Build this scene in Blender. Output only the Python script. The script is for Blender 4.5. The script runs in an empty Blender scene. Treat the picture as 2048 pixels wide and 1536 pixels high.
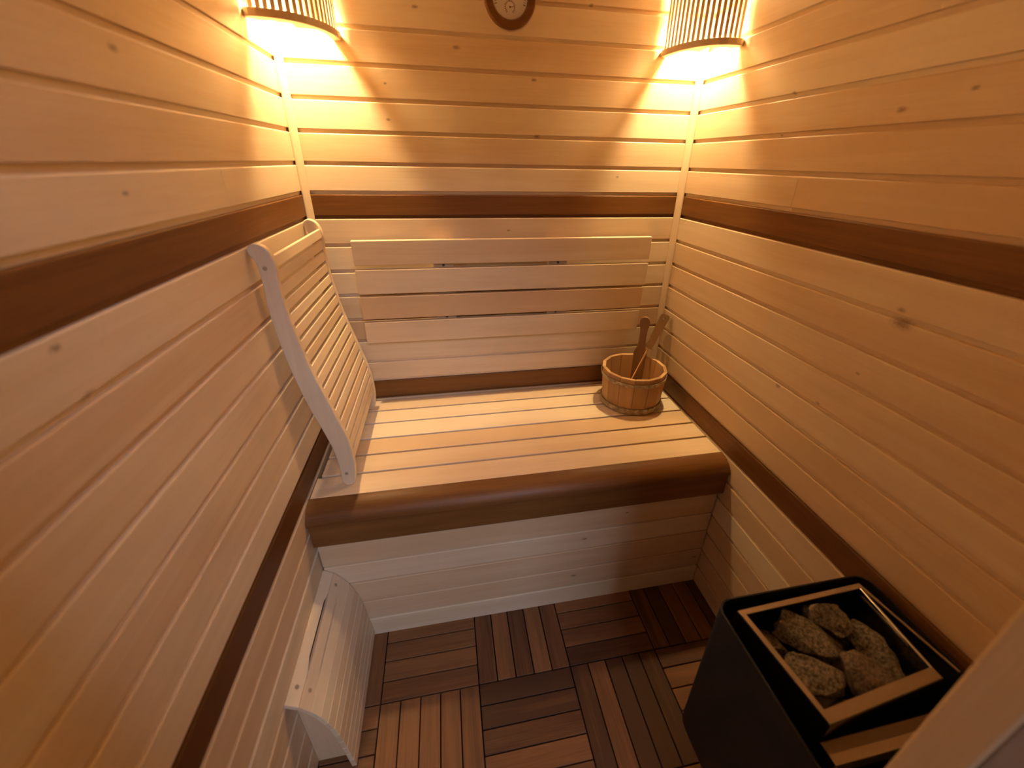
import bpy, bmesh, math, random
from mathutils import Vector, Matrix, noise
random.seed(7)
S = bpy.context.scene
COL = S.collection

# ------------------------------------------------------------------ camera, world, light, exposure
W = 1.3481            # room width (x), back wall y = 0, floor z = 0, photographer at y < -1.42
cam_d = bpy.data.cameras.new('camera'); cam = bpy.data.objects.new('camera', cam_d); COL.objects.link(cam)
R = ((0.98253137, 0.06640573, -0.17384589), (-0.18530973, 0.43495672, -0.88117703), (0.01710023, 0.8979994, 0.43966425))
cam.matrix_world = Matrix.Translation((0.4458411, -1.57197556, 1.52086872)) @ Matrix(R).to_4x4()
cam_d.sensor_width = 36.0
cam_d.lens = 36.0 * 827.64 / 2048
cam_d.shift_x = -29.965 / 2048
cam_d.shift_y = -40.05 / 2048
cam_d.clip_start = 0.02
cam_d.dof.use_dof = True
cam_d.dof.focus_distance = 1.75
cam_d.dof.aperture_fstop = 2.0
S.camera = cam
S.view_settings.view_transform = 'Standard'
S.view_settings.look = 'None'
S.view_settings.gamma = 1.0
S.view_settings.use_curve_mapping = False
S.view_settings.exposure = 0.38

BULB = 100.0          # emission strength of each lamp bulb
SPOT = 36.0           # watts of the downward beam of each reflector bulb
BULB_COL = (1.0, 0.74, 0.37)
wd = bpy.data.worlds.new('world'); S.world = wd; wd.use_nodes = True
wd.node_tree.nodes['Background'].inputs[0].default_value = (1.0, 0.66, 0.42, 1)
wd.node_tree.nodes['Background'].inputs[1].default_value = 0.12
# cool daylight of the hall window behind the photographer, coming in through the open doorway
ld = bpy.data.lights.new('hall_window_light', 'AREA'); ld.shape = 'RECTANGLE'; ld.size = 1.0; ld.size_y = 1.2
ld.energy = 48; ld.color = (0.66, 0.74, 1.0)
lo = bpy.data.objects.new('hall_window_light', ld); COL.objects.link(lo)
lo.location = (1.05, -3.9, 3.2)
lo.rotation_euler = (Vector((0.5, -0.8, 0.6)) - Vector(lo.location)).to_track_quat('-Z', 'Y').to_euler()

# ------------------------------------------------------------------ materials
def new_mat(name):
    m = bpy.data.materials.new(name); m.use_nodes = True
    nt = m.node_tree
    return m, nt, nt.nodes['Principled BSDF']

def N(nt, t, **kw):
    n = nt.nodes.new(t)
    for k, v in kw.items(): setattr(n, k, v)
    return n

def wood(name, col, dark, axis, rough=0.42, grain=1.0, knots=(), kaxis=None, scale=1.0, vari=0.22, spec=0.4):
    """procedural planed wood; grain runs along axis (0,1,2); 'tone' is a per-board number"""
    m, nt, bs = new_mat(name); L = nt.links.new
    tc = N(nt, 'ShaderNodeTexCoord'); at = N(nt, 'ShaderNodeAttribute', attribute_name='tone')
    off = N(nt, 'ShaderNodeVectorMath', operation='SCALE'); off.inputs[0].default_value = (7.3, 11.1, 5.7)
    L(at.outputs['Fac'], off.inputs['Scale'])
    add = N(nt, 'ShaderNodeVectorMath', operation='ADD'); L(tc.outputs['Object'], add.inputs[0]); L(off.outputs[0], add.inputs[1])
    def mp(along, across):
        s = [across * scale] * 3; s[axis] = along * scale
        n = N(nt, 'ShaderNodeMapping'); n.inputs['Scale'].default_value = s; L(add.outputs[0], n.inputs[0]); return n
    fine = N(nt, 'ShaderNodeTexNoise'); fine.inputs['Scale'].default_value = 1; fine.inputs['Detail'].default_value = 5
    fine.inputs['Roughness'].default_value = 0.62
    L(mp(7, 260).outputs[0], fine.inputs['Vector'])
    mid = N(nt, 'ShaderNodeTexNoise'); mid.inputs['Scale'].default_value = 1; mid.inputs['Detail'].default_value = 3; mid.inputs['Distortion'].default_value = 0.6
    L(mp(1.6, 26).outputs[0], mid.inputs['Vector'])
    big = N(nt, 'ShaderNodeTexNoise'); big.inputs['Scale'].default_value = 1; big.inputs['Detail'].default_value = 2
    L(mp(2.2, 9).outputs[0], big.inputs['Vector'])
    # factor
    def math_(op, a, b, c=None):
        n = N(nt, 'ShaderNodeMath', operation=op)
        for i, v in enumerate((a, b, c)):
            if v is None: continue
            if isinstance(v, (int, float)): n.inputs[i].default_value = v
            else: L(v, n.inputs[i])
        return n.outputs[0]
    f = math_('MULTIPLY', fine.outputs[0], 0.45 * grain)
    f = math_('MULTIPLY_ADD', mid.outputs[0], 0.65 * grain, f)
    f = math_('MULTIPLY_ADD', big.outputs[0], 0.35, f)
    f = math_('MULTIPLY_ADD', at.outputs['Fac'], 0.75, f)
    mr = N(nt, 'ShaderNodeMapRange'); mr.inputs['From Min'].default_value = 0.45 * (1.0 * grain + 0.35) + 0.09
    mr.inputs['From Max'].default_value = 0.55 * (1.0 * grain + 0.35) + 0.61
    L(f, mr.inputs['Value'])
    mx = N(nt, 'ShaderNodeMix', data_type='RGBA')
    mx.inputs['A'].default_value = (*col, 1)
    mx.inputs['B'].default_value = (*dark, 1)
    L(mr.outputs[0], mx.inputs['Factor'])
    out = mx.outputs['Result']
    if knots:
        # small dark knots at given places on the boards: (along, z, radius)
        sp = N(nt, 'ShaderNodeSeparateXYZ'); L(tc.outputs['Object'], sp.inputs[0])
        wn = N(nt, 'ShaderNodeTexNoise'); wn.inputs['Scale'].default_value = 240; L(tc.outputs['Object'], wn.inputs['Vector'])
        acc = None
        for (a, z, r) in knots:
            da = math_('MULTIPLY', math_('SUBTRACT', sp.outputs[kaxis], a), 0.8 / r)
            dz = math_('MULTIPLY', math_('SUBTRACT', sp.outputs[2], z), 1.5 / r)
            d = math_('SQRT', math_('ADD', math_('MULTIPLY', da, da), math_('MULTIPLY', dz, dz)), 0)
            d = math_('ADD', d, math_('MULTIPLY', math_('SUBTRACT', wn.outputs[0], 0.5), 1.6))
            k = N(nt, 'ShaderNodeMapRange', interpolation_type='SMOOTHSTEP')
            k.inputs['From Min'].default_value = 0.15; k.inputs['From Max'].default_value = 2.1
            k.inputs['To Min'].default_value = 0.62; k.inputs['To Max'].default_value = 0.0
            L(d, k.inputs['Value'])
            acc = k.outputs[0] if acc is None else math_('MAXIMUM', acc, k.outputs[0])
        mk = N(nt, 'ShaderNodeMix', data_type='RGBA'); L(acc, mk.inputs['Factor']); L(out, mk.inputs['A'])
        mk.inputs['B'].default_value = (0.12, 0.045, 0.015, 1)
        out = mk.outputs['Result']
    L(out, bs.inputs['Base Color'])
    bs.inputs['Roughness'].default_value = rough
    bs.inputs['Specular IOR Level'].default_value = spec
    bp = N(nt, 'ShaderNodeBump'); bp.inputs['Strength'].default_value = 0.10; bp.inputs['Distance'].default_value = 0.0008
    L(fine.outputs[0], bp.inputs['Height']); L(bp.outputs[0], bs.inputs['Normal'])
    return m

def plain(name, col, rough=0.5, metal=0.0, bump=0.0, bscale=200, spec=0.5):
    m, nt, bs = new_mat(name); L = nt.links.new
    tc = N(nt, 'ShaderNodeTexCoord'); no = N(nt, 'ShaderNodeTexNoise'); no.inputs['Scale'].default_value = bscale; no.inputs['Detail'].default_value = 4
    L(tc.outputs['Object'], no.inputs['Vector'])
    mx = N(nt, 'ShaderNodeMix', data_type='RGBA'); mx.inputs['A'].default_value = (*[c * .92 for c in col], 1); mx.inputs['B'].default_value = (*[min(1, c * 1.08) for c in col], 1)
    L(no.outputs[0], mx.inputs['Factor']); L(mx.outputs['Result'], bs.inputs['Base Color'])
    bs.inputs['Roughness'].default_value = rough; bs.inputs['Metallic'].default_value = metal; bs.inputs['Specular IOR Level'].default_value = spec
    if bump:
        bp = N(nt, 'ShaderNodeBump'); bp.inputs['Strength'].default_value = bump; bp.inputs['Distance'].default_value = 0.001
        L(no.outputs[0], bp.inputs['Height']); L(bp.outputs[0], bs.inputs['Normal'])
    return m

LC, LD = (0.80, 0.645, 0.45), (0.66, 0.455, 0.265)      # pale aspen
DC, DD = (0.225, 0.096, 0.026), (0.115, 0.043, 0.010)    # heat-treated aspen
kb = [(0.517, 1.829, .006), (0.761, 1.757, .005), (0.776, 1.597, .006), (0.403, 1.919, .005), (0.296, 1.728, .003), (0.294, 1.632, .004), (0.938, 1.958, .004), (0.677, 1.291, .004), (1.08, 1.475, .003)]
kr = [(-0.934, 1.237, .012), (-0.924, 1.262, .005), (-0.891, 1.10, .003), (-0.826, 0.981, .004), (-0.463, 1.69, .004), (-0.45, 1.596, .003), (-0.771, 1.625, .006), (-0.89, 1.646, .004), (-0.694, 0.959, .005)]
kl = [(-1.035, 1.251, .006), (-1.048, 1.32, .005), (-0.837, 1.47, .004), (-0.75, 1.656, .006)]
kp = [(0.183, 0.33, .005), (0.958, 0.364, .003), (0.647, 0.141, .005), (0.156, 0.145, .006), (0.33, 0.43, .004)]
M = {}
M['wall_back'] = wood('aspen_back', LC, LD, 0, knots=kb, kaxis=0)
M['wall_left'] = wood('aspen_left', LC, LD, 1, knots=kl, kaxis=1)
M['wall_right'] = wood('aspen_right', LC, LD, 1, knots=kr, kaxis=1)
M['panel'] = wood('aspen_panel', LC, LD, 0, knots=kp, kaxis=0)
M['x'] = wood('aspen_x', LC, LD, 0); M['y'] = wood('aspen_y', LC, LD, 1); M['z'] = wood('aspen_z', LC, LD, 2)
M['dx'] = wood('dark_aspen_x', DC, DD, 0, spec=.22, grain=1.5); M['dy'] = wood('dark_aspen_y', DC, DD, 1, spec=.22, grain=1.5)
M['floor_x'] = wood('floor_oak_x', (0.27, 0.115, 0.040), (0.07, 0.027, 0.010), 0, rough=0.62, grain=1.2)
M['floor_y'] = wood('floor_oak_y', (0.27, 0.115, 0.040), (0.07, 0.027, 0.010), 1, rough=0.62, grain=1.2)
M['bucket'] = wood('bucket_pine', (0.60, 0.36, 0.16), (0.36, 0.19, 0.075), 2, rough=0.5)
M['bucket_in'] = wood('bucket_handle_wood', (0.34, 0.175, 0.068), (0.17, 0.08, 0.03), 2, rough=0.5)
M['hoop'] = wood('bucket_hoop_wood', (0.66, 0.52, 0.33), (0.13, 0.075, 0.035), 1, rough=0.6, grain=2.4, scale=3.0)
M['handle'] = wood('ladle_handle_wood', (0.27, 0.135, 0.05), (0.13, 0.06, 0.02), 2, rough=0.4)
M['plug'] = plain('wood_plug', (0.40, 0.29, 0.19), 0.6)
M['base'] = plain('dark_under_floor', (0.012, 0.009, 0.007), 0.8)
M['black'] = plain('black_powder_coat', (0.011, 0.011, 0.012), 0.5, 0.0, 0.5, 900, 0.35)
M['steel'] = plain('brushed_steel', (0.62, 0.57, 0.50), 0.28, 1.0)
M['steel_dark_refl'] = plain('steel_dark_reflection', (0.30, 0.25, 0.20), 0.35, 1.0)  # darker copy of the steel; the ledge's dark reflection is in the colour
M['darksteel'] = plain('dark_polished_steel', (0.17, 0.16, 0.15), 0.16, 0.95)
M['brass'] = plain('copper_brass', (0.85, 0.60, 0.34), 0.22, 1.0)
M['dial'] = plain('dial_face', (0.78, 0.74, 0.74), 0.5)
M['ink'] = plain('dial_ink', (0.06, 0.04, 0.04), 0.6)
M['plaster'] = plain('grey_plaster', (0.36, 0.33, 0.36), 0.8, 0, 0.2, 120)
M['zinc'] = plain('bracket_wood', (0.50, 0.36, 0.24), 0.6)
m, nt, bs = new_mat('bulb_glass'); bs.inputs['Base Color'].default_value = (1, .9, .7, 1)
bs.inputs['Emission Color'].default_value = (*BULB_COL, 1); bs.inputs['Emission Strength'].default_value = BULB; M['bulb'] = m
m, nt, bs = new_mat('dial_glass'); bs.inputs['Base Color'].default_value = (1, 1, 1, 1); bs.inputs['Transmission Weight'].default_value = 1.0
bs.inputs['Roughness'].default_value = 0.02; bs.inputs['IOR'].default_value = 1.1; M['glass'] = m
def rock_mat(name, a, b):
    m, nt, bs = new_mat(name); L = nt.links.new
    tc = N(nt, 'ShaderNodeTexCoord')
    n1 = N(nt, 'ShaderNodeTexNoise'); n1.inputs['Scale'].default_value = 190; n1.inputs['Detail'].default_value = 6; n1.inputs['Roughness'].default_value = 0.75
    n2 = N(nt, 'ShaderNodeTexNoise'); n2.inputs['Scale'].default_value = 22; n2.inputs['Detail'].default_value = 4
    L(tc.outputs['Object'], n1.inputs['Vector']); L(tc.outputs['Object'], n2.inputs['Vector'])
    mr = N(nt, 'ShaderNodeMapRange'); mr.inputs['From Min'].default_value = 0.40; mr.inputs['From Max'].default_value = 0.60; L(n1.outputs[0], mr.inputs['Value'])
    mx = N(nt, 'ShaderNodeMix', data_type='RGBA'); mx.inputs['A'].default_value = (*a, 1); mx.inputs['B'].default_value = (*b, 1); L(mr.outputs[0], mx.inputs['Factor'])
    m2 = N(nt, 'ShaderNodeMix', data_type='RGBA', blend_type='MULTIPLY'); m2.inputs['Factor'].default_value = 0.6
    L(mx.outputs['Result'], m2.inputs['A']); L(n2.outputs['Color'], m2.inputs['B'])
    r2 = N(nt, 'ShaderNodeMapRange'); r2.inputs['To Min'].default_value = 0.5; r2.inputs['To Max'].default_value = 1.2; L(n2.outputs[0], r2.inputs['Value'])
    cc = N(nt, 'ShaderNodeVectorMath', operation='SCALE'); L(mx.outputs['Result'], cc.inputs[0]); L(r2.outputs[0], cc.inputs['Scale'])
    L(cc.outputs[0], bs.inputs['Base Color']); bs.inputs['Roughness'].default_value = 0.75
    bp = N(nt, 'ShaderNodeBump'); bp.inputs['Strength'].default_value = 1.0; bp.inputs['Distance'].default_value = 0.004
    L(n1.outputs[0], bp.inputs['Height']); L(bp.outputs[0], bs.inputs['Normal'])
    return m
M['rock'] = rock_mat('olivine_stone', (0.07, 0.052, 0.033), (0.52, 0.42, 0.30))
M['rock_red'] = rock_mat('reddish_stone', (0.09, 0.055, 0.035), (0.40, 0.28, 0.19))
M['rock_green'] = rock_mat('greenish_stone', (0.12, 0.12, 0.08), (0.30, 0.29, 0.20))

# ------------------------------------------------------------------ mesh helpers
class MB:
    def __init__(s): s.v = []; s.f = []; s.t = []; s.m = []
    def face(s, idx, tone=0.5, mat=0): s.f.append(idx); s.t.append(tone); s.m.append(mat)
    def extrude(s, poly, fn, a0, a1, tone=0.5, mat=0):
        """poly: 2-D points; fn(p, a) -> 3-D point; closed prism between a0 and a1"""
        n = len(poly); b = len(s.v)
        for a in (a0, a1):
            for p in poly: s.v.append(fn(p, a))
        for i in range(n):
            j = (i + 1) % n
            s.face((b + i, b + j, b + n + j, b + n + i), tone, mat)
        s.face(tuple(b + i for i in reversed(range(n))), tone, mat)
        s.face(tuple(b + n + i for i in range(n)), tone, mat)
        return s
    def box(s, lo, hi, tone=0.5, mat=0):
        return s.extrude([(lo[0], lo[1]), (hi[0], lo[1]), (hi[0], hi[1]), (lo[0], hi[1])], lambda p, a: (p[0], p[1], a), lo[2], hi[2], tone, mat)
    def obox(s, c, ax, ay, az, tone=0.5, mat=0):
        """oriented box: centre c, half-axis vectors"""
        c, ax, ay, az = map(Vector, (c, ax, ay, az))
        return s.extrude([(-1, -1), (1, -1), (1, 1), (-1, 1)], lambda p, a: tuple(c + ax * p[0] + ay * p[1] + az * a), -1, 1, tone, mat)
    def lathe(s, prof, c, seg=32, axis='z', tone=0.5, mat=0, phase=0.0):
        """prof: closed list of (r, h)"""
        b = len(s.v); n = len(prof)
        for k in range(seg):
            a = 2 * math.pi * k / seg + phase
            for r, h in prof:
                if axis == 'z': s.v.append((c[0] + r * math.cos(a), c[1] + r * math.sin(a), c[2] + h))
                else: s.v.append((c[0] + r * math.cos(a), c[1] - h, c[2] + r * math.sin(a)))
        for k in range(seg):
            k2 = (k + 1) % seg
            for i in range(n):
                j = (i + 1) % n
                s.face((b + k * n + i, b + k2 * n + i, b + k2 * n + j, b + k * n + j), tone, mat)
        return s
    def tube(s, pts, r, seg=12, tone=0.5, mat=0):
        pts = [Vector(p) for p in pts]; b = len(s.v)
        rr = r if isinstance(r, (list, tuple)) else [r] * len(pts)
        for i, p in enumerate(pts):
            d = (pts[min(i + 1, len(pts) - 1)] - pts[max(i - 1, 0)]).normalized()
            u = d.orthogonal().normalized() if i == 0 else (u - d * u.dot(d)).normalized()
            w = d.cross(u)
            for k in range(seg):
                a = 2 * math.pi * k / seg; s.v.append(tuple(p + (u * math.cos(a) + w * math.sin(a)) * rr[i]))
        for i in range(len(pts) - 1):
            for k in range(seg):
                k2 = (k + 1) % seg
                s.face((b + i * seg + k, b + i * seg + k2, b + (i + 1) * seg + k2, b + (i + 1) * seg + k), tone, mat)
        s.face(tuple(b + k for k in reversed(range(seg))), tone, mat)
        e = b + (len(pts) - 1) * seg; s.face(tuple(e + k for k in range(seg)), tone, mat)
        return s

def org(parent):
    p = Vector((0, 0, 0))
    while parent is not None: p += parent.location; parent = parent.parent
    return p

def build(name, mb, mats, parent=None, loc=None, bevel=0.0, smooth=False, seg=2, label=None, sub=0):
    me = bpy.data.meshes.new(name)
    if loc is None: loc = org(parent)
    loc = Vector(loc)
    me.from_pydata([tuple(Vector(v) - loc) for v in mb.v], [], mb.f)
    if not isinstance(mats, (list, tuple)): mats = [mats]
    for m in mats: me.materials.append(m)
    for p, k in zip(me.polygons, mb.m): p.material_index = k; p.use_smooth = smooth
    a = me.attributes.new('tone', 'FLOAT', 'FACE'); a.data.foreach_set('value', mb.t)
    bm = bmesh.new(); bm.from_mesh(me); bmesh.ops.remove_doubles(bm, verts=bm.verts, dist=1e-6); bmesh.ops.recalc_face_normals(bm, faces=bm.faces); bm.to_mesh(me); bm.free()
    o = bpy.data.objects.new(name, me); COL.objects.link(o)
    if parent is not None:
        o.parent = parent; o.location = loc - org(parent)
    else: o.location = loc
    if bevel:
        b = o.modifiers.new('bevel', 'BEVEL'); b.width = bevel; b.segments = seg; b.limit_method = 'ANGLE'; b.angle_limit = math.radians(40)
    if sub:
        b = o.modifiers.new('sub', 'SUBSURF'); b.levels = sub; b.render_levels = sub
    if smooth and not sub:
        me.polygons.foreach_set('use_smooth', [True] * len(me.polygons))
        b = o.modifiers.new('es', 'EDGE_SPLIT'); b.split_angle = math.radians(35)
    if label: o['label'] = label
    return o

def thing(name, label, cat, loc, group=None):
    o = bpy.data.objects.new(name, None); COL.objects.link(o); o.location = loc; o.empty_display_size = .05
    o['label'] = label; o['category'] = cat
    if group: o['group'] = group
    return o
def tag(o, label, cat, group=None):
    o['label'] = label; o['category'] = cat
    if group: o['group'] = group
    return o
def struct(o): o['kind'] = 'structure'; return o
def rt(): return random.random()
def smooth_poly(pts, n=6):
    out = []
    L = len(pts)
    for i in range(L):
        p0, p1, p2, p3 = (Vector((*pts[(i + k - 1) % L], 0)) for k in range(4))
        for j in range(n):
            t = j / n
            q = 0.5 * ((2 * p1) + (p2 - p0) * t + (2 * p0 - 5 * p1 + 4 * p2 - p3) * t * t + (3 * p1 - p0 - 3 * p2 + p3) * t ** 3)
            out.append((q.x, q.y))
    return out
def smooth_path(pts, n=8):
    out = []; L = len(pts)
    for i in range(L - 1):
        p0, p1, p2, p3 = (Vector(pts[min(max(i + k - 1, 0), L - 1)]) for k in range(4))
        for j in range(n):
            t = j / n
            out.append(0.5 * ((2 * p1) + (p2 - p0) * t + (2 * p0 - 5 * p1 + 4 * p2 - p3) * t * t + (3 * p1 - p0 - 3 * p2 + p3) * t ** 3))
    out.append(Vector(pts[-1])); return out
def resample(path, d0, step, cnt):
    """positions and tangents along path at distances d0 + k*step"""
    res = []; acc = 0; k = 0; tgt = d0
    for a, b in zip(path, path[1:]):
        L = (b - a).length
        while tgt <= acc + L and k < cnt:
            res.append((a + (b - a) * ((tgt - acc) / L), (b - a).normalized())); k += 1; tgt = d0 + k * step
        acc += L
    return res, acc

# ------------------------------------------------------------------ room shell
CEIL = 2.20
FY = -1.42            # inner face of the front wall
LEV = [CEIL, 2.125, 2.036, 1.947, 1.857, 1.7672, 1.6781, 1.5895, 1.4987, 1.4118, 1.3343, 1.2412, 1.1504, 1.0613, 0.9665, 0.8793, 0.7883, 0.7032, 0.6206, 0.5289, 0.4390, 0.3472, 0.2564, 0.165, 0.075, 0.0]
DARK = {1.4118, 0.7032}
def board_poly(zt, zb, top=False, bottom=False, thick=0.03, d=.0068, gh=.0125):
    p = [(-thick, zt)]
    p += [(0, zt)] if top else [(-d + .0005, zt), (-.0028, zt - .0003), (-.0012, zt - .0010), (-.0003, zt - .0022), (0, zt - .004)]
    p += [(0, zb)] if bottom else [(0, zb + gh), (-.0008, zb + gh - .0010), (-d + .0007, zb + gh - .0014), (-d, zb)]
    return p + [(-thick, zb)]
def boards(name, fn, a0, a1, mat, dmat, butts={}, zmin=0):
    mb = MB(); darks = []
    for zt, zb in zip(LEV, LEV[1:]):
        if zt <= zmin: break
        poly = board_poly(zt, zb, zt == CEIL, zb == 0)
        if zt in DARK: darks.append(poly); continue
        if zt in butts:
            mb.extrude(poly, fn, a0, butts[zt] + .0004, rt()); mb.extrude(poly, fn, butts[zt] - .0004, a1, rt())
        else: mb.extrude(poly, fn, a0, a1, rt())
    w = struct(build(name, mb, mat))
    for poly in darks:
        build('dark_board', MB().extrude(poly, fn, a0, a1, rt()), dmat, w, label='dark brown heat-treated board')
    return w
boards('wall_back', lambda p, a: (a, -p[0], p[1]), -0.06, W + 0.06, M['wall_back'], M['dx'])
boards('wall_left', lambda p, a: (p[0], a, p[1]), 0.0, FY - .02, M['wall_left'], M['dy'], {1.4987: -0.529})
boards('wall_right', lambda p, a: (W - p[0], a, p[1]), 0.0, FY - .02, M['wall_right'], M['dy'], {1.4987: -0.557})
# corner trims
tp = [(0, 0), (.020, 0), (.020, .004), (.0165, .0085), (.0085, .0165), (.004, .020), (0, .020)]
struct(build('trim_1', MB().extrude(tp, lambda p, a: (p[0] + .0002, -p[1] - .0002, a), .624, CEIL, .2), M['z'], bevel=.001))
struct(build('trim_2', MB().extrude(tp, lambda p, a: (W - p[0] - .0002, -p[1] - .0002, a), .624, CEIL, .35), M['z'], bevel=.001))
# ceiling
mb = MB(); k = 0; y = 0.06
while y > -1.5:
    mb.box((-.06, max(y - .088, -1.5), CEIL), (W + .06, y, CEIL + .02), rt()); y -= .09
mb.box((-.06, -1.5, CEIL + .02), (W + .06, .06, CEIL + .04), .5)
struct(build('ceiling', mb, M['x'], bevel=.002))
# front wall beside the doorway
mb = MB(); mb.box((.962, FY - .045, 0), (W + .06, FY, CEIL), .4); struct(build('wall_front', mb, M['x']))
mb = MB(); mb.box((-.06, FY - .045, 0), (.10, FY, CEIL), .4); mb.box((.10, FY - .045, 2.03), (.962, FY, CEIL), .5)
struct(build('wall_front_left', mb, M['x']))
# door frame: post at the right of the doorway (the blurred upright close to the camera), post at left, head
dj = MB()
def jamb(x0, x1): dj.box((x0, FY - .046, 0), (x1, FY + .001, 2.0), .55)
mb = MB(); mb.box((.934, FY - .0467, 0), (.9615, FY + .0005, 2.02), .55); mb.box((.1001, FY - .046, 0), (.112, FY + .0005, 2.02), .5); mb.box((.112, FY - .046, 2.005), (.934, FY + .0005, 2.02), .5)
d1 = struct(build('door_1', mb, M['z'], bevel=.0085, seg=5))
mb = MB(); mb.box((.936, FY - .25, 0), (1.9, FY - .047, 2.3), .5); mb.box((-.9, FY - .25, 0), (.10, FY - .047, 2.3), .5); mb.box((.10, FY - .25, 2.03), (.936, FY - .047, 2.3), .5)
struct(build('wall_hall', mb, M['plaster']))

# floor: 30 cm click tiles of five slats each, laid in alternating directions on a dark base
mbx = MB()
mbx.box((-.06, FY - .25, -.045), (W + .06, .06, -.022), .5, 2)
T = .305
for i in range(-1, 5):
    for j in range(-1, 6):
        x0 = .1525 + (i - 0) * T; y1 = -.5105 - (j - 1) * T + 0.0
        vert = (i + j) % 2 == 0
        # j = 1 is the row next to the bench; there the tile with i = 0 lies crosswise
        for s_ in range(5):
            g = .0017
            if vert: lo = (x0 + s_ * .061 + g, y1 - T + g, -.022); hi = (x0 + (s_ + 1) * .061 - g, y1 - g, 0)
            else: lo = (x0 + g, y1 - (s_ + 1) * .061 + g, -.022); hi = (x0 + T - g, y1 - s_ * .061 - g, 0)
            lo = (max(lo[0], .001), max(lo[1], FY - .02), lo[2]); hi = (min(hi[0], W - .001), min(hi[1], -.002), hi[2])
            if hi[0] - lo[0] < .004 or hi[1] - lo[1] < .004: continue
            mbx.box(lo, hi, rt(), 1 if vert else 0)
struct(build('floor', mbx, [M['floor_x'], M['floor_y'], M['base']], bevel=.0012, seg=1))

# ------------------------------------------------------------------ bench
BZ = 0.6206
PY = -.593
bench = thing('sauna_bench', 'slatted aspen sauna bench with dark rounded front edge, between the side walls', 'bench', (W / 2, -.3, 0))
ys = [(-.0155, -.091), (-.099, -.179), (-.187, -.277), (-.285, -.368), (-.376, -.460), (-.468, -.5565)]
for i, (a, b) in enumerate(ys):
    x0 = .004 if i == 5 else .014
    x1 = W - .004
    build('seat_board', MB().box((x0, b, BZ - .026), (x1, a, BZ), rt()), M['x'], bench, bevel=.0028, seg=3)
bn = [(-.557, .6203), (-.566, .6195), (-.578, .6168), (-.590, .6122), (-.601, .6058), (-.611, .597), (-.618, .587), (-.6215, .579), (-.6225, .5735), (-.6215, .5715), (-.557, .5715)]
build('edge_board', MB().extrude(bn, lambda p, a: (a, p[0], p[1]), .002, W - .002, .45), M['dx'], bench, smooth=True, label='dark brown rounded front edge')
build('fascia_board', MB().box((.003, -.616, .485), (W - .003, -.594, .5705), .15), M['dx'], bench, bevel=.002, label='dark brown board below the rounded edge')
pl = [.4935, .468, .366, .277, .179, .0855, .001]
mb = MB(); fn = lambda p, a: (a, PY - p[0], p[1])
mb.extrude(board_poly(.56, .468, True, False, .018, .0085, .0085), fn, .004, W - .004, .4)
for k, (zt, zb) in enumerate(zip(pl[1:], pl[2:])):
    mb.extrude(board_poly(zt - .0, zb, False, k == 4, .018, .0085, .0085), fn, .004, W - .004, rt() * .8)
build('front_panel', mb, M['panel'], bench)
for x in (.12, W / 2, W - .12):
    build('bearer', MB().box((x - .02, -.555, BZ - .075), (x + .02, -.02, BZ - .027), .6), M['y'], bench)
build('wall_rail', MB().box((.004, -.019, BZ - .09), (W - .004, -.007, BZ - .03), .6), M['x'], bench)

# ------------------------------------------------------------------ backrest boards on the back wall
br = thing('wall_backrest', 'backrest of four wide horizontal aspen boards fixed to the back wall', 'backrest', (.68, -.02, 1.08))
for (z1, z0, xa, xb, tn) in ((1.2690, 1.1835, .128, 1.230, .35), (1.1685, 1.0800, .128, 1.229, .12), (1.0715, .9850, .128, 1.221, .9), (.9735, .8890, .129, 1.219, .25)):
    build('backrest_board', MB().box((xa, -.0450, z0), (xb, -.0275, z1), tn), M['x'], br, bevel=.003, seg=3)
for xa in (.397, .828):
    bt = build('batten', MB().box((xa, -.0272, .90), (xa + .072, -.0005, 1.255), .7), M['z'], br, bevel=.001)
    for z in (1.176, .979):
        build('screw_head', MB().lathe([(0.0001, 0), (.005, 0), (.005, .001), (.0001, .0018)], (xa + .036, -.0272, z), 12, 'y'), M['darksteel'], bt, smooth=True)

# ------------------------------------------------------------------ curved slatted back support against the left wall
cs = thing('curved_back_support', 'S-curved slatted back support leaning on the left wall, standing on the bench', 'backrest', (.09, -.29, BZ))
outl = [(.0012, 1.331), (.004, 1.317), (.012, 1.301), (.016, 1.268), (.013, 1.199), (.016, 1.123), (.028, 1.018), (.048, .909), (.069, .828), (.084, .760), (.090, .693), (.0895, .645), (.0965, .6258), (.1095, .6212), (.1230, .6285), (.1310, .650), (.1355, .716), (.129, .795), (.112, .870), (.0915, .953), (.073, 1.032), (.061, 1.115), (.053, 1.182), (.051, 1.250), (.0535, 1.292), (.048, 1.320), (.036, 1.337), (.020, 1.3435), (.008, 1.340)]
sp_ = [(max(x, .0008), z) for x, z in smooth_poly(outl, 5)]
for (y0, y1) in ((-.517, -.497), (-.080, -.060)):
    rl = build('side_rail', MB().extrude(sp_, lambda p, a: (p[0], a, p[1]), y1, y0, .30), M['z'], cs, bevel=.0035, seg=3, smooth=False)
    for (x, z) in ((.030, 1.287), (.107, .668)):
        build('wood_plug', MB().lathe([(0.0001, 0), (.0052, 0), (.0052, .0006), (.0001, .0006)], (x, y0, z), 16, 'y'), M['plug'], rl)
front = smooth_path([(.0495, 0, 1.322), (.0535, 0, 1.295), (.051, 0, 1.250), (.053, 0, 1.182), (.061, 0, 1.115), (.073, 0, 1.032), (.0915, 0, .953), (.112, 0, .870), (.129, 0, .795), (.1355, 0, .716), (.134, 0, .68)])
ps, tot = resample(front, .0225, .0368, 17)
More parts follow.
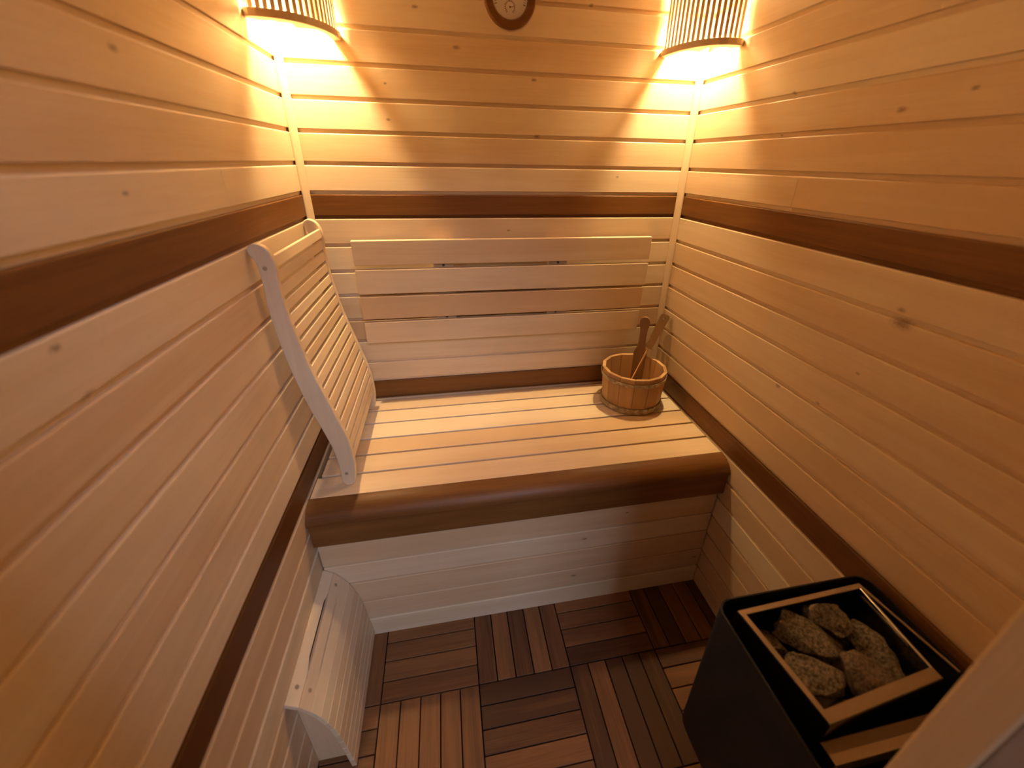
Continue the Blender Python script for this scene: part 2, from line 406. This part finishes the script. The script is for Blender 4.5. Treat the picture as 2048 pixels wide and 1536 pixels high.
for p, t in ps:
    nrm = Vector((-t.z, 0, t.x))              # towards the room or the wall
    if nrm.x > 0: nrm = -nrm
    c = p + nrm * .0075; c.y = -.2885
    build('slat', MB().obox(c, t * .0137, Vector((0, .2088, 0)), nrm * .005, rt() * .6), M['y'], cs, bevel=.002, seg=2)

# ------------------------------------------------------------------ low curved tambour cover in the corner below the bench
vc = thing('vent_cover', 'low curved slatted wooden cover on the left wall beside the bench front', 'cover', (.05, -.775, 0))
arc = smooth_path([(.0015, 0, .364), (.032, 0, .340), (.052, 0, .312), (.070, 0, .276), (.090, 0, .204), (.100, 0, .120), (.106, 0, .05), (.109, 0, .012)])
_, tot = resample(arc, 0, 1, 1)
NS = 11; st = tot / NS
ps, _ = resample(arc, st / 2, st, NS)
for i, (p, t) in enumerate(ps):
    nrm = Vector((-t.z, 0, t.x))
    if nrm.x < 0: nrm = -nrm
    c = p - nrm * .0062
    hw = st / 2 - .0006
    if i in (0, 1, 2):
        # these strips are waisted on the sides that face each other, leaving a ventilation slit in the middle
        cut_lo = {0: .0060, 1: .0025, 2: 0}[i]; cut_hi = {0: 0, 1: .0015, 2: .0012}[i]
        def prof(s0): return [(-.595, s0), (-.668, s0)]
        poly = [(-.595, hw), (-.660, hw), (-.690, hw - cut_lo), (-.845, hw - cut_lo), (-.880, hw), (-.959, hw), (-.959, -hw), (-.880, -hw), (-.845, -hw + cut_hi), (-.690, -hw + cut_hi), (-.660, -hw), (-.595, -hw)]
        b_ = MB().extrude(poly, lambda q, a, c=c, t=t, nrm=nrm: tuple(Vector((c.x, q[0], c.z)) + t * q[1] + nrm * a), -.0062, .0062, rt() * .6)
    else:
        b_ = MB().obox((c.x, -.777, c.z), t * hw, (0, .182, 0), nrm * .0062, rt() * .6)
    build('slat', b_, M['y'], vc, bevel=.0012)
inner = [(p.x - .0135, p.z - .005) for p in arc]
poly = [(max(x, .0006), max(z, .001)) for x, z in inner if z > .02]
poly = [(.0006, .001)] + [(.0006, poly[0][1])] + [q for q in poly if q[0] > .0008] + [(poly[-1][0], .001)]
for yy in (-.925, -.620):
    build('end_panel', MB().extrude(poly, lambda p, a: (p[0], a, p[1]), yy, yy + .014, .5), M['z'], vc)
def plug_at(i, y):
    mb = MB()
    p, t = ps[i]; nrm = Vector((-t.z, 0, t.x)); nrm = nrm if nrm.x > 0 else -nrm
    mb.tube([tuple(Vector((p.x, y, p.z)) - nrm * .001), tuple(Vector((p.x, y, p.z)) + nrm * .0006)], .0052, 16)
    build('wood_plug', mb, M['plug'], vc)
plug_at(0, -.918); plug_at(1, -.918); plug_at(1, -.628)

# ------------------------------------------------------------------ bucket and ladle
BX, BY = 1.1665, -.1755
bk = thing('bucket', 'small round stave bucket with long upright handle, on the bench in the right corner', 'bucket', (BX, BY, BZ + .0005))
NST = 14; H = .160; z0 = BZ + .0006
def rad(h): return .1165 + (.1262 - .1165) * h / H
ha = math.atan2(-.066 - BY, 1.243 - BX)      # direction of the handle stave
for k in range(NST):
    a = ha + 2 * math.pi * (k + .5) / NST + math.pi / NST
    h_ = H
    n = MB(); da = math.pi / NST - .004
    ri0, ro0, ri1, ro1 = rad(0) - .013, rad(0), rad(h_) - .013, rad(h_)
    if k == NST - 1: continue
    n.v = []
    for (r_i, r_o, z) in ((ri0, ro0, z0), (ri1, ro1, z0 + h_)):
        cc = 1 / math.cos(da)
        for r_ in (r_i, r_o):
            for sgn in (-1, 1): n.v.append((BX + r_ * cc * math.cos(a + sgn * da), BY + r_ * cc * math.sin(a + sgn * da), z))
    for f in ((0, 1, 3, 2), (4, 6, 7, 5), (0, 4, 5, 1), (2, 3, 7, 6), (0, 2, 6, 4), (1, 5, 7, 3)): n.face(f, (k * .37) % 1.0)
    build('stave', n, M['bucket'], bk, bevel=.0012)
# handle stave
er = Vector((math.cos(ha), math.sin(ha), 0)); et = Vector((-math.sin(ha), math.cos(ha), 0))
hp = [(-.0262, 0), (.0262, 0), (.0275, .13), (.0285, .168), (.025, .182), (.018, .196), (.0145, .215), (.0135, .245), (.0150, .275), (.0185, .290), (.0215, .303), (.0205, .316), (.0150, .3255), (.0065, .330), (-.0065, .330), (-.0150, .3255), (-.0205, .316), (-.0215, .303), (-.0185, .290), (-.0150, .275), (-.0135, .245), (-.0145, .215), (-.018, .196), (-.025, .182), (-.0285, .168), (-.0275, .13)]
def hf(p, a):
    h = p[1]; r_ = rad(min(h, H)) - .0005 + max(0, h - H) * .06
    q = Vector((BX, BY, z0 + h)) + er * (r_ + a) + et * (p[0] * .98)
    return tuple(q)
build('handle', MB().extrude(hp, hf, -.0125, 0, .6), M['bucket_in'], bk, bevel=.002, label='darker brown upright handle with rounded end')
for (h0, h1, th) in ((.006, .027, .0035), (.126, .140, .003)):
    mb = MB().lathe([(rad(h0) + .0028, h0), (rad(h0) + .0028 + th, h0), (rad(h1) + .0028 + th, h1), (rad(h1) + .0028, h1)], (BX, BY, z0), 56, 'z', .3)
    hp_ = build('hoop', mb, M['hoop'], bk, smooth=True, label='pale weathered hoop')
mb = MB().lathe([(.0001, .010), (rad(.01) - .0142, .010), (rad(.02) - .0142, .020), (.0001, .020)], (BX, BY, z0), 28, 'z', .8)
build('bottom', mb, M['bucket_in'], bk)
mb = MB()
a = math.radians(-8); r0 = rad(.133) + .0058
mb.tube([(BX + r0 * math.cos(a), BY + r0 * math.sin(a), z0 + .133), (BX + (r0 + .003) * math.cos(a), BY + (r0 + .003) * math.sin(a), z0 + .133)], .0028, 10)
build('nail', mb, M['steel'], bk, smooth=True)

A = Vector((1.313, -.090, .951)); B = Vector((1.176, -.140, .690))      # handle top ... shaft end
dirn = (B - A).normalized()
ld_ = thing('ladle', 'sauna ladle with flat brown wooden handle and thin metal shaft, standing in the bucket', 'ladle', tuple(B))
L1 = .155
side = dirn.cross(Vector((-.30, -.90, .30))).normalized(); up = side.cross(dirn).normalized()
hpoly = [(.013, 0), (.0145, .01), (.0125, .06), (.0115, .12), (.0108, L1), (-.0108, L1), (-.0115, .12), (-.0125, .06), (-.0145, .01), (-.013, 0)]
# handle with a real hole near its end: built from two halves around the hole
def lf(p, a): return tuple(A - dirn * .014 + dirn * p[1] + side * p[0] + up * a)
mb = MB(); hc, hr = .018, .0052; seg = 20
out_ = []
import bisect
def ray_out(ang):
    # intersection with the outline of the handle's end piece (0...0.05)
    op = [(.0155, .003), (.0180, .010), (.0165, .05), (-.0165, .05), (-.0180, .010), (-.0155, .003), (-.011, 0), (.011, 0)]
    dx, dy = math.cos(ang), math.sin(ang); best = None
    for i in range(len(op)):
        x1, y1 = op[i]; x2, y2 = op[(i + 1) % len(op)]; y1 -= hc; y2 -= hc
        ex, ey = x2 - x1, y2 - y1; den = dx * ey - dy * ex
        if abs(den) < 1e-12: continue
        t = (x1 * ey - y1 * ex) / den; u = (x1 * dy - y1 * dx) / den
        if t > 0 and -1e-6 <= u <= 1 + 1e-6: best = t if best is None else min(best, t)
    return (best * dx, hc + best * dy)
angs = sorted([2 * math.pi * k / 40 for k in range(40)] + [math.atan2(.05 - hc, .0165), math.atan2(.05 - hc, -.0165)])
th = .0075; b = len(mb.v)
for an in angs:
    ip = (hr * math.cos(an), hc + hr * math.sin(an)); op_ = ray_out(an)
    for q in (ip, op_):
        for a_ in (-th, th): mb.v.append(lf(q, a_))
n_ = len(angs)
for i in range(n_):
    j = (i + 1) % n_; p, q = b + i * 4, b + j * 4
    mb.face((p, p + 2, q + 2, q), .5); mb.face((p + 1, q + 1, q + 3, p + 3), .5); mb.face((p, q, q + 1, p + 1), .5); mb.face((p + 2, p + 3, q + 3, q + 2), .5)
mb.extrude([(.0165, .05), (.0152, .09), (.0142, .13), (.0128, L1), (-.0128, L1), (-.0142, .13), (-.0152, .09), (-.0165, .05)], lf, -th, th, .5)
build('handle', mb, M['handle'], ld_, label='flat brown wooden handle with a hole')
s0 = A + dirn * (L1 - .018); s1 = B + dirn * .0
bowl = Vector((1.150, -.180, .664))
build('shaft', MB().tube([s0, s1, s1 + (bowl - s1) * .55 + Vector((0, 0, -.006)), bowl + Vector((.020, .010, -.002))], .0042, 12), M['brass'], ld_, smooth=True, label='thin shiny copper-coloured shaft')
pr_ = []
for k in range(9):
    t = k / 8 * math.pi / 2; pr_.append((.0352 * math.sin(t) + .0001, -.022 * math.cos(t)))
pr2 = [(r * .95, h * .93) for r, h in reversed(pr_)]
build('bowl', MB().lathe(pr_ + pr2, bowl, 28), M['brass'], ld_, smooth=True)

# ------------------------------------------------------------------ corner lamps
def lamp(right, zr, sa, sb, label):
    o = thing('corner_lamp', label, 'lamp', ((W - .002) if right else .002, -.002, zr), 'slatted corner lamps')
    def X(a, b_, z): return ((W - .0006 - a * sa) if right else (.0006 + a * sa), -.0006 - b_ * sb, z)
    outer = [(0, .197), (.012, .2015), (.030, .203), (.062, .200), (.088, .193), (.112, .180), (.134, .161), (.152, .138), (.168, .108), (.179, .075), (.186, .040), (.188, .015), (.184, 0)]
    innr = [(.163, 0), (.163, .020), (.158, .070), (.146, .106), (.132, .112), (.098, .112), (.094, .118), (.096, .150), (.088, .159), (.045, .170), (.022, .165), (.008, .175), (0, .178)]
    for z, nm in ((zr, 'bottom_ring'), (zr + .305, 'top_ring')):
        build(nm, MB().extrude(outer + innr, lambda p, a: X(p[0], p[1], a), z, z + .018, .45), M['x'], o, bevel=.002)
    path = smooth_path([(a, b_, 0) for a, b_ in outer[1:-1]], 6)
    # inset path for the slats
    ins = []
    for i, p in enumerate(path):
        t = (path[min(i + 1, len(path) - 1)] - path[max(i - 1, 0)]).normalized(); n_ = Vector((-t.y, t.x, 0))
        if n_.dot(Vector((-1, -1, 0))) < 0: n_ = -n_
        ins.append(p + n_ * .010)
    _, tot = resample(ins, 0, 1, 1)
    cnt = 17; pp, _ = resample(ins, .006, (tot - .012) / (cnt - 1), cnt)
    for p, t in pp:
        n_ = Vector((-t.y, t.x, 0))
        mb = MB().extrude([(-.0054, -.0035), (.0054, -.0035), (.0054, .0035), (-.0054, .0035)], lambda q, a, p=p, t=t, n_=n_: X(p.x + t.x * q[0] + n_.x * q[1], p.y + t.y * q[0] + n_.y * q[1], a), zr + .0182, zr + .3048, rt())
        build('slat', mb, M['z'], o, bevel=.0012)
    for z in (zr + .04,):
        pass
    bx, by, _z = X(.075, .075, 0)
    prof = [(.0001, -.05), (.014, -.048), (.024, -.040), (.029, -.026), (.030, -.012), (.027, .004), (.020, .020), (.014, .034), (.013, .045), (.0001, .045)]
    bulb = build('bulb', MB().lathe(prof, (bx, by, zr + .215), 24), M['bulb'], o, smooth=True)
    sl = bpy.data.lights.new('bulb_beam', 'SPOT'); sl.energy = SPOT; sl.color = BULB_COL; sl.spot_size = math.radians(128); sl.spot_blend = 0.7; sl.shadow_soft_size = 0.028
    so = bpy.data.objects.new('bulb_beam', sl); COL.objects.link(so); so.parent = o
    so.location = Vector((bx, by, zr + .152)) - o.location; so.rotation_euler = (0, 0, 0)
    build('socket', MB().lathe([(.0001, 0), (.018, 0), (.018, .04), (.0001, .04)], (bx, by, zr + .261), 24), M['dial'], o, smooth=True)
    build('added_top_plate', MB().extrude([(0, 0), (.160, 0), (.160, .02), (.155, .068), (.143, .104), (.104, .143), (.068, .155), (.02, .160), (0, .160)], lambda p, a: X(p[0], p[1], a), zr + .302, zr + .314, .5), M['x'], o)  # unseen plate added to close the lamp top and darken the upper walls
    return o
lamp(False, 1.8265, 1.0, 0.97, 'slatted wooden corner lamp, lit, high in the left back corner above the curved support')
lamp(True, 1.8375, .87, 1.04, 'slatted wooden corner lamp, lit, high in the right back corner above the bucket')

# ------------------------------------------------------------------ thermometer
tc_ = (.682, -.0006, 1.956)
tm = thing('thermometer', 'round dark wood framed sauna thermometer with pale dial, high on the back wall', 'thermometer', tc_)
build('frame', MB().lathe([(.0001, 0), (.0745, 0), (.077, .004), (.077, .016), (.0735, .021), (.057, .021), (.0525, .014), (.0525, .008), (.0001, .008)], tc_, 64, 'y', .5), M['dx'], tm, smooth=True)
build('rim', MB().lathe([(.0772, .0005), (.0795, .0005), (.0795, .006), (.0772, .006)], tc_, 64, 'y', .5), M['x'], tm, smooth=True, label='thin pale wooden rim')
dl = build('dial', MB().lathe([(.0001, .0082), (.0520, .0082), (.0520, .0092), (.0001, .0092)], tc_, 48, 'y'), M['dial'], tm)
mb = MB()
cx_, cz_ = tc_[0], tc_[2]; yy = tc_[1] - .0093
def tick(c, r0, r1, an, w):
    d = Vector((math.cos(an), 0, math.sin(an))); p = Vector((c[0], yy - .0002, c[1]))
    mb.obox(p + d * (r0 + r1) / 2, d * (r1 - r0) / 2, Vector((-d.z, 0, d.x)) * w, (0, .0002, 0))
for k in range(31): tick((cx_, cz_), .042, .048 if k % 5 else .0495, math.radians(-20 + k * 220 / 30), .0005 if k % 5 else .0009)
build('scale_marks', mb, M['ink'], dl)
mb = MB()
sc = (cx_ - .0005, cz_ - .022)
for k in range(17): tick(sc, .0140, .0175 if k % 4 else .0185, math.radians(-50 + k * 280 / 16), .0005)
an0 = [math.radians(-60 + k * 10) for k in range(31)]
for p, q in zip(an0, an0[1:]):
    P = [Vector((sc[0] + .0135 * math.cos(t), yy - .0002, sc[1] + .0135 * math.sin(t))) for t in (p, q)]
    d = (P[1] - P[0]); mb.obox((P[0] + P[1]) / 2, d / 2, Vector((-d.z, 0, d.x)).normalized() * .0005, (0, .0002, 0))
build('scale_marks', mb, M['ink'], dl)
mb = MB(); tick((cx_, cz_), -.008, .036, math.radians(75), .0009); mb.lathe([(.0001, .0093), (.003, .0093), (.003, .0108), (.0001, .0108)], tc_, 16, 'y')
build('needle', mb, M['ink'], dl)
mb = MB(); tick(sc, 0, .0140, math.radians(8), .0006); mb.lathe([(.0001, .0093), (.0022, .0093), (.0022, .0105), (.0001, .0105)], (sc[0], tc_[1], sc[1]), 16, 'y')
build('humidity_needle', mb, M['ink'], dl)

# ------------------------------------------------------------------ heater with stones
HX0, HX1, HB, HF = .950, 1.322, -1.096, -1.385
HZ = .70
ht = thing('sauna_heater', 'black electric sauna heater filled with stones, mounted on the right wall', 'heater', (W - .001, -1.24, .24))
def rr_path(x0, x1, yb, yf, r, seg=8):
    """U-shaped plan: front left -> back left corner -> back right corner -> front right"""
    p = [(x0, yf)]
    for k in range(seg + 1):
        a = math.pi - k / seg * math.pi / 2; p.append((x0 + r + r * math.cos(a), yb - r + r * math.sin(a)))
    for k in range(seg + 1):
        a = math.pi / 2 - k / seg * math.pi / 2; p.append((x1 - r + r * math.cos(a), yb - r + r * math.sin(a)))
    p.append((x1, yf)); return p
po = rr_path(HX0, HX1, HB, HF, .030); pi_ = rr_path(HX0 + .003, HX1 - .003, HB - .003, HF, .027)
mb = MB(); zz = [.237, .245, .262, .300, HZ - .004, HZ]
# the casing: sheet wrapped round three sides; lower edge turned under with a rounded corner
def inset(path, d): 
    cx, cy = (HX0 + HX1) / 2, -1.25
    return [(x + (d if x < cx else -d), y - (d if y > cy else 0)) for x, y in path]
rings_o = [(po, .300), (po, HZ)]
sec = [(.030, .2345), (.016, .2375), (.006, .246), (.001, .262), (0, .285), (0, HZ), (-.003, HZ)]
b = 0; n_ = len(po)
lines = [[(x, y, z) for x, y in inset(po, d)] for d, z in sec[:-1]] + [[(x, y, HZ) for x, y in inset(po, .003)], [(x, y, .285) for x, y in inset(po, .003)], [(x, y, .264) for x, y in inset(po, .004)], [(x, y, .249) for x, y in inset(po, .009)], [(x, y, .2405) for x, y in inset(po, .0175)], [(x, y, .2375) for x, y in inset(po, .030)]]
for l in lines: mb.v.extend(l)
nl = len(lines)
for i in range(nl):
    j = (i + 1) % nl
    for k in range(n_ - 1): mb.face((i * n_ + k, i * n_ + k + 1, j * n_ + k + 1, j * n_ + k))
mb.face(tuple(i * n_ for i in range(nl))); mb.face(tuple(i * n_ + n_ - 1 for i in reversed(range(nl))))
build('casing', mb, M['black'], ht, smooth=True)
build('bottom_plate', MB().box((HX0 + .031, HF, .2380), (HX1 - .031, HB - .031, .2410)), M['black'], ht)
# front face of the body below the ledge
build('front_panel', MB().box((HX0 + .0035, HF + .001, .2445), (HX1 - .0035, HF + .006, .610)), M['black'], ht, bevel=.002)
for z in (.34, .60):
    build('wall_bracket', MB().box((HX1 + .0005, -1.30, z), (W - .0008, -1.16, z + .03)), M['darksteel'], ht)
# stone box: four thin sloping sheet sides
TL, TR, FR, FL = Vector((.986, -1.1235, HZ)), Vector((1.287, -1.1145, HZ)), Vector((1.2725, -1.3000, HZ)), Vector((1.0145, -1.3225, HZ))
cc = (TL + TR + FR + FL) / 4
def low(v, d, k): q = cc + (v - cc) * k; return Vector((q.x, q.y, HZ - d))
LTL, LTR, LFR, LFL = [low(v, .21, 1.0) for v in (TL, TR, FR, FL)]
LTL += Vector((-.012, .006, 0)); LFL += Vector((-.012, -.004, 0))
mb = MB()
def quadplate(p, t=.0015):
    n_ = (p[1] - p[0]).cross(p[3] - p[0]).normalized() * t; b = len(mb.v)
    mb.v.extend([tuple(q) for q in p] + [tuple(q + n_) for q in p])
    for f in ((0, 1, 2, 3), (7, 6, 5, 4), (0, 4, 5, 1), (1, 5, 6, 2), (2, 6, 7, 3), (3, 7, 4, 0)): mb.face(tuple(b + i for i in f))
D = Vector((0, 0, -.004))
for a_, b_, la, lb in ((TL, TR, LTL, LTR), (TR, FR, LTR, LFR), (FR, FL, LFR, LFL), (FL, TL, LFL, LTL)): quadplate([a_ + D, b_ + D, lb, la])
quadplate([LTL, LTR, LFR, LFL])
build('stone_box', mb, M['darksteel'], ht)
# steel rim of the stone box
mb = MB()
def strip(a_, b_, w, inward, th=.003, z=HZ):
    a_, b_ = Vector(a_), Vector(b_); a_.z = b_.z = z
    iv = Vector(inward).normalized() * w; b = len(mb.v)
    for q in (a_, b_, b_ + iv, a_ + iv):
        mb.v.append((q.x, q.y, z - th)); mb.v.append((q.x, q.y, z))
    for f in ((0, 2, 4, 6), (1, 7, 5, 3), (0, 1, 3, 2), (2, 3, 5, 4), (4, 5, 7, 6), (6, 7, 1, 0)): mb.face(tuple(b + i for i in f))
strip(TL, TR, .0105, (0.02, -1, 0)); strip(FL + Vector((-.001, 0, 0)), TL + Vector((0, -.0003, 0)), .0105, (1, .1, 0), z=HZ - .0003); strip(FL, FR, .019, (0.03, 1, 0), z=HZ - .0006)
strip(TR, FR, .0045, (-1, .0, 0), z=HZ - .0009)
build('rim', mb, M['steel'], ht, bevel=.0006, seg=1, label='brushed steel rim round the stones')
mb = MB(); strip((1.2895, -1.1150, HZ), (1.3165, -1.2980, HZ), .0055, (-1, 0, 0)); strip((1.2800, -1.135, .69), (1.2820, -1.298, .69), .004, (-1, 0, 0), z=.690)
build('side_rail', mb, M['steel'], ht, label='narrow steel strip beside the wall')
# stepped front ledge
build('front_ledge', MB().box((1.008, -1.3440, .645), (1.3150, -1.3270, .654)), M['steel_dark_refl'], ht, bevel=.001, label='steel ledge below the front rim')
build('ledge_lip', MB().box((1.006, -1.3590, .622), (1.3150, -1.3445, .6585)), M['steel'], ht, bevel=.0008)

def rock(name, c, size, rot, seed, mat, label, flat=11):
    rnd = random.Random(seed)
    bm = bmesh.new(); bmesh.ops.create_icosphere(bm, subdivisions=4, radius=1.0)
    planes = []
    for k in range(flat):
        d = Vector((rnd.gauss(0, 1), rnd.gauss(0, 1), rnd.gauss(0, 1))).normalized(); planes.append((d, rnd.uniform(.44, .74)))
    for v in bm.verts:
        p = v.co.copy()
        for d, h in planes:
            t = p.dot(d)
            if t > h: p -= d * (t - h) * .96
        p += v.co.normalized() * (noise.noise(v.co * 2.3 + Vector((seed, 0, 0))) * .10 + noise.noise(v.co * 7 + Vector((0, seed, 0))) * .035)
        v.co = p
    bm.verts.ensure_lookup_table()
    mx = max(abs(v.co.x) for v in bm.verts), max(abs(v.co.y) for v in bm.verts), max(abs(v.co.z) for v in bm.verts)
    for v in bm.verts: v.co = Vector((v.co.x / mx[0] * size[0], v.co.y / mx[1] * size[1], v.co.z / mx[2] * size[2]))
    me = bpy.data.meshes.new(name); bm.to_mesh(me); bm.free()
    for p in me.polygons: p.use_smooth = True
    me.materials.append(mat)
    o = bpy.data.objects.new(name, me); COL.objects.link(o); o.location = c; o.rotation_euler = [math.radians(a) for a in rot]
    e = o.modifiers.new('es', 'EDGE_SPLIT'); e.split_angle = math.radians(28)
    return tag(o, label, 'stone', 'heater stones')
R_, RR, RG = M['rock'], M['rock_red'], M['rock_green']
rock('heater_stone', (1.0441, -1.1582, 0.627), (0.0582, 0.0291, 0.0246), (10, 5, -12), 3, R_, 'flat wedge-shaped stone in the back left corner of the heater')
rock('heater_stone', (1.1273, -1.1777, 0.6529), (0.0739, 0.0336, 0.0336), (12, 8, -38), 5, R_, 'long slanting ridged stone at the back middle of the heater rim')
rock('heater_stone', (1.1881, -1.1542, 0.6685), (0.0470, 0.0403, 0.0381), (15, 20, 10), 8, R_, 'lumpy knobbly stone at the back right of the heater, topmost there')
rock('heater_stone', (1.24, -1.214, 0.643), (.078, .027, .036), (4, -4, -83), 12, R_, 'long stone lying along the right side strip of the heater')
rock('heater_stone', (1.0706, -1.2317, 0.6596), (0.0582, 0.0426, 0.0403), (18, -8, -30), 21, R_, 'big pointed triangular stone at the left front of the heater')
rock('heater_stone', (1.1415, -1.2077, 0.5999), (0.0538, 0.0448, 0.0336), (-8, 10, 25), 17, R_, 'half-hidden stone in the middle between the two big front stones')
rock('heater_stone', (1.1684, -1.2618, 0.6572), (.053, .050, .040), (14, 6, 20), 31, RR, 'big reddish lumpy stone at the front right of the heater')
rock('heater_stone', (1.1004, -1.2976, 0.6183), (0.0560, 0.0246, 0.0291), (5, 4, 12), 41, RG, 'greenish stone partly under the front rim of the heater')
rock('heater_stone', (1.0363, -1.2074, 0.5736), (0.0448, 0.0448, 0.0358), (20, 0, 40), 47, R_, 'dark deep-lying stone below the left steel rim')
rock('heater_stone', (1.0492, -1.2837, 0.5805), (0.0448, 0.0358, 0.0336), (0, 12, 10), 53, RR, 'dark deep-lying stone in the front left corner of the heater')
rock('heater_stone', (1.226, -1.27, 0.588), (.034, .028, .030), (10, 0, 50), 59, RR, 'dark deep-lying stone in the front right corner of the heater')
rock('heater_stone', (1.1649, -1.1333, 0.6136), (0.0560, 0.0269, 0.0291), (0, 0, 5), 61, R_, 'dark low stone behind the ridged stone at the back rim')
rock('heater_stone', (1.2422, -1.1487, 0.5992), (.036, .032, .034), (0, 30, 15), 89, R_, 'dark low stone in the back right corner of the heater')
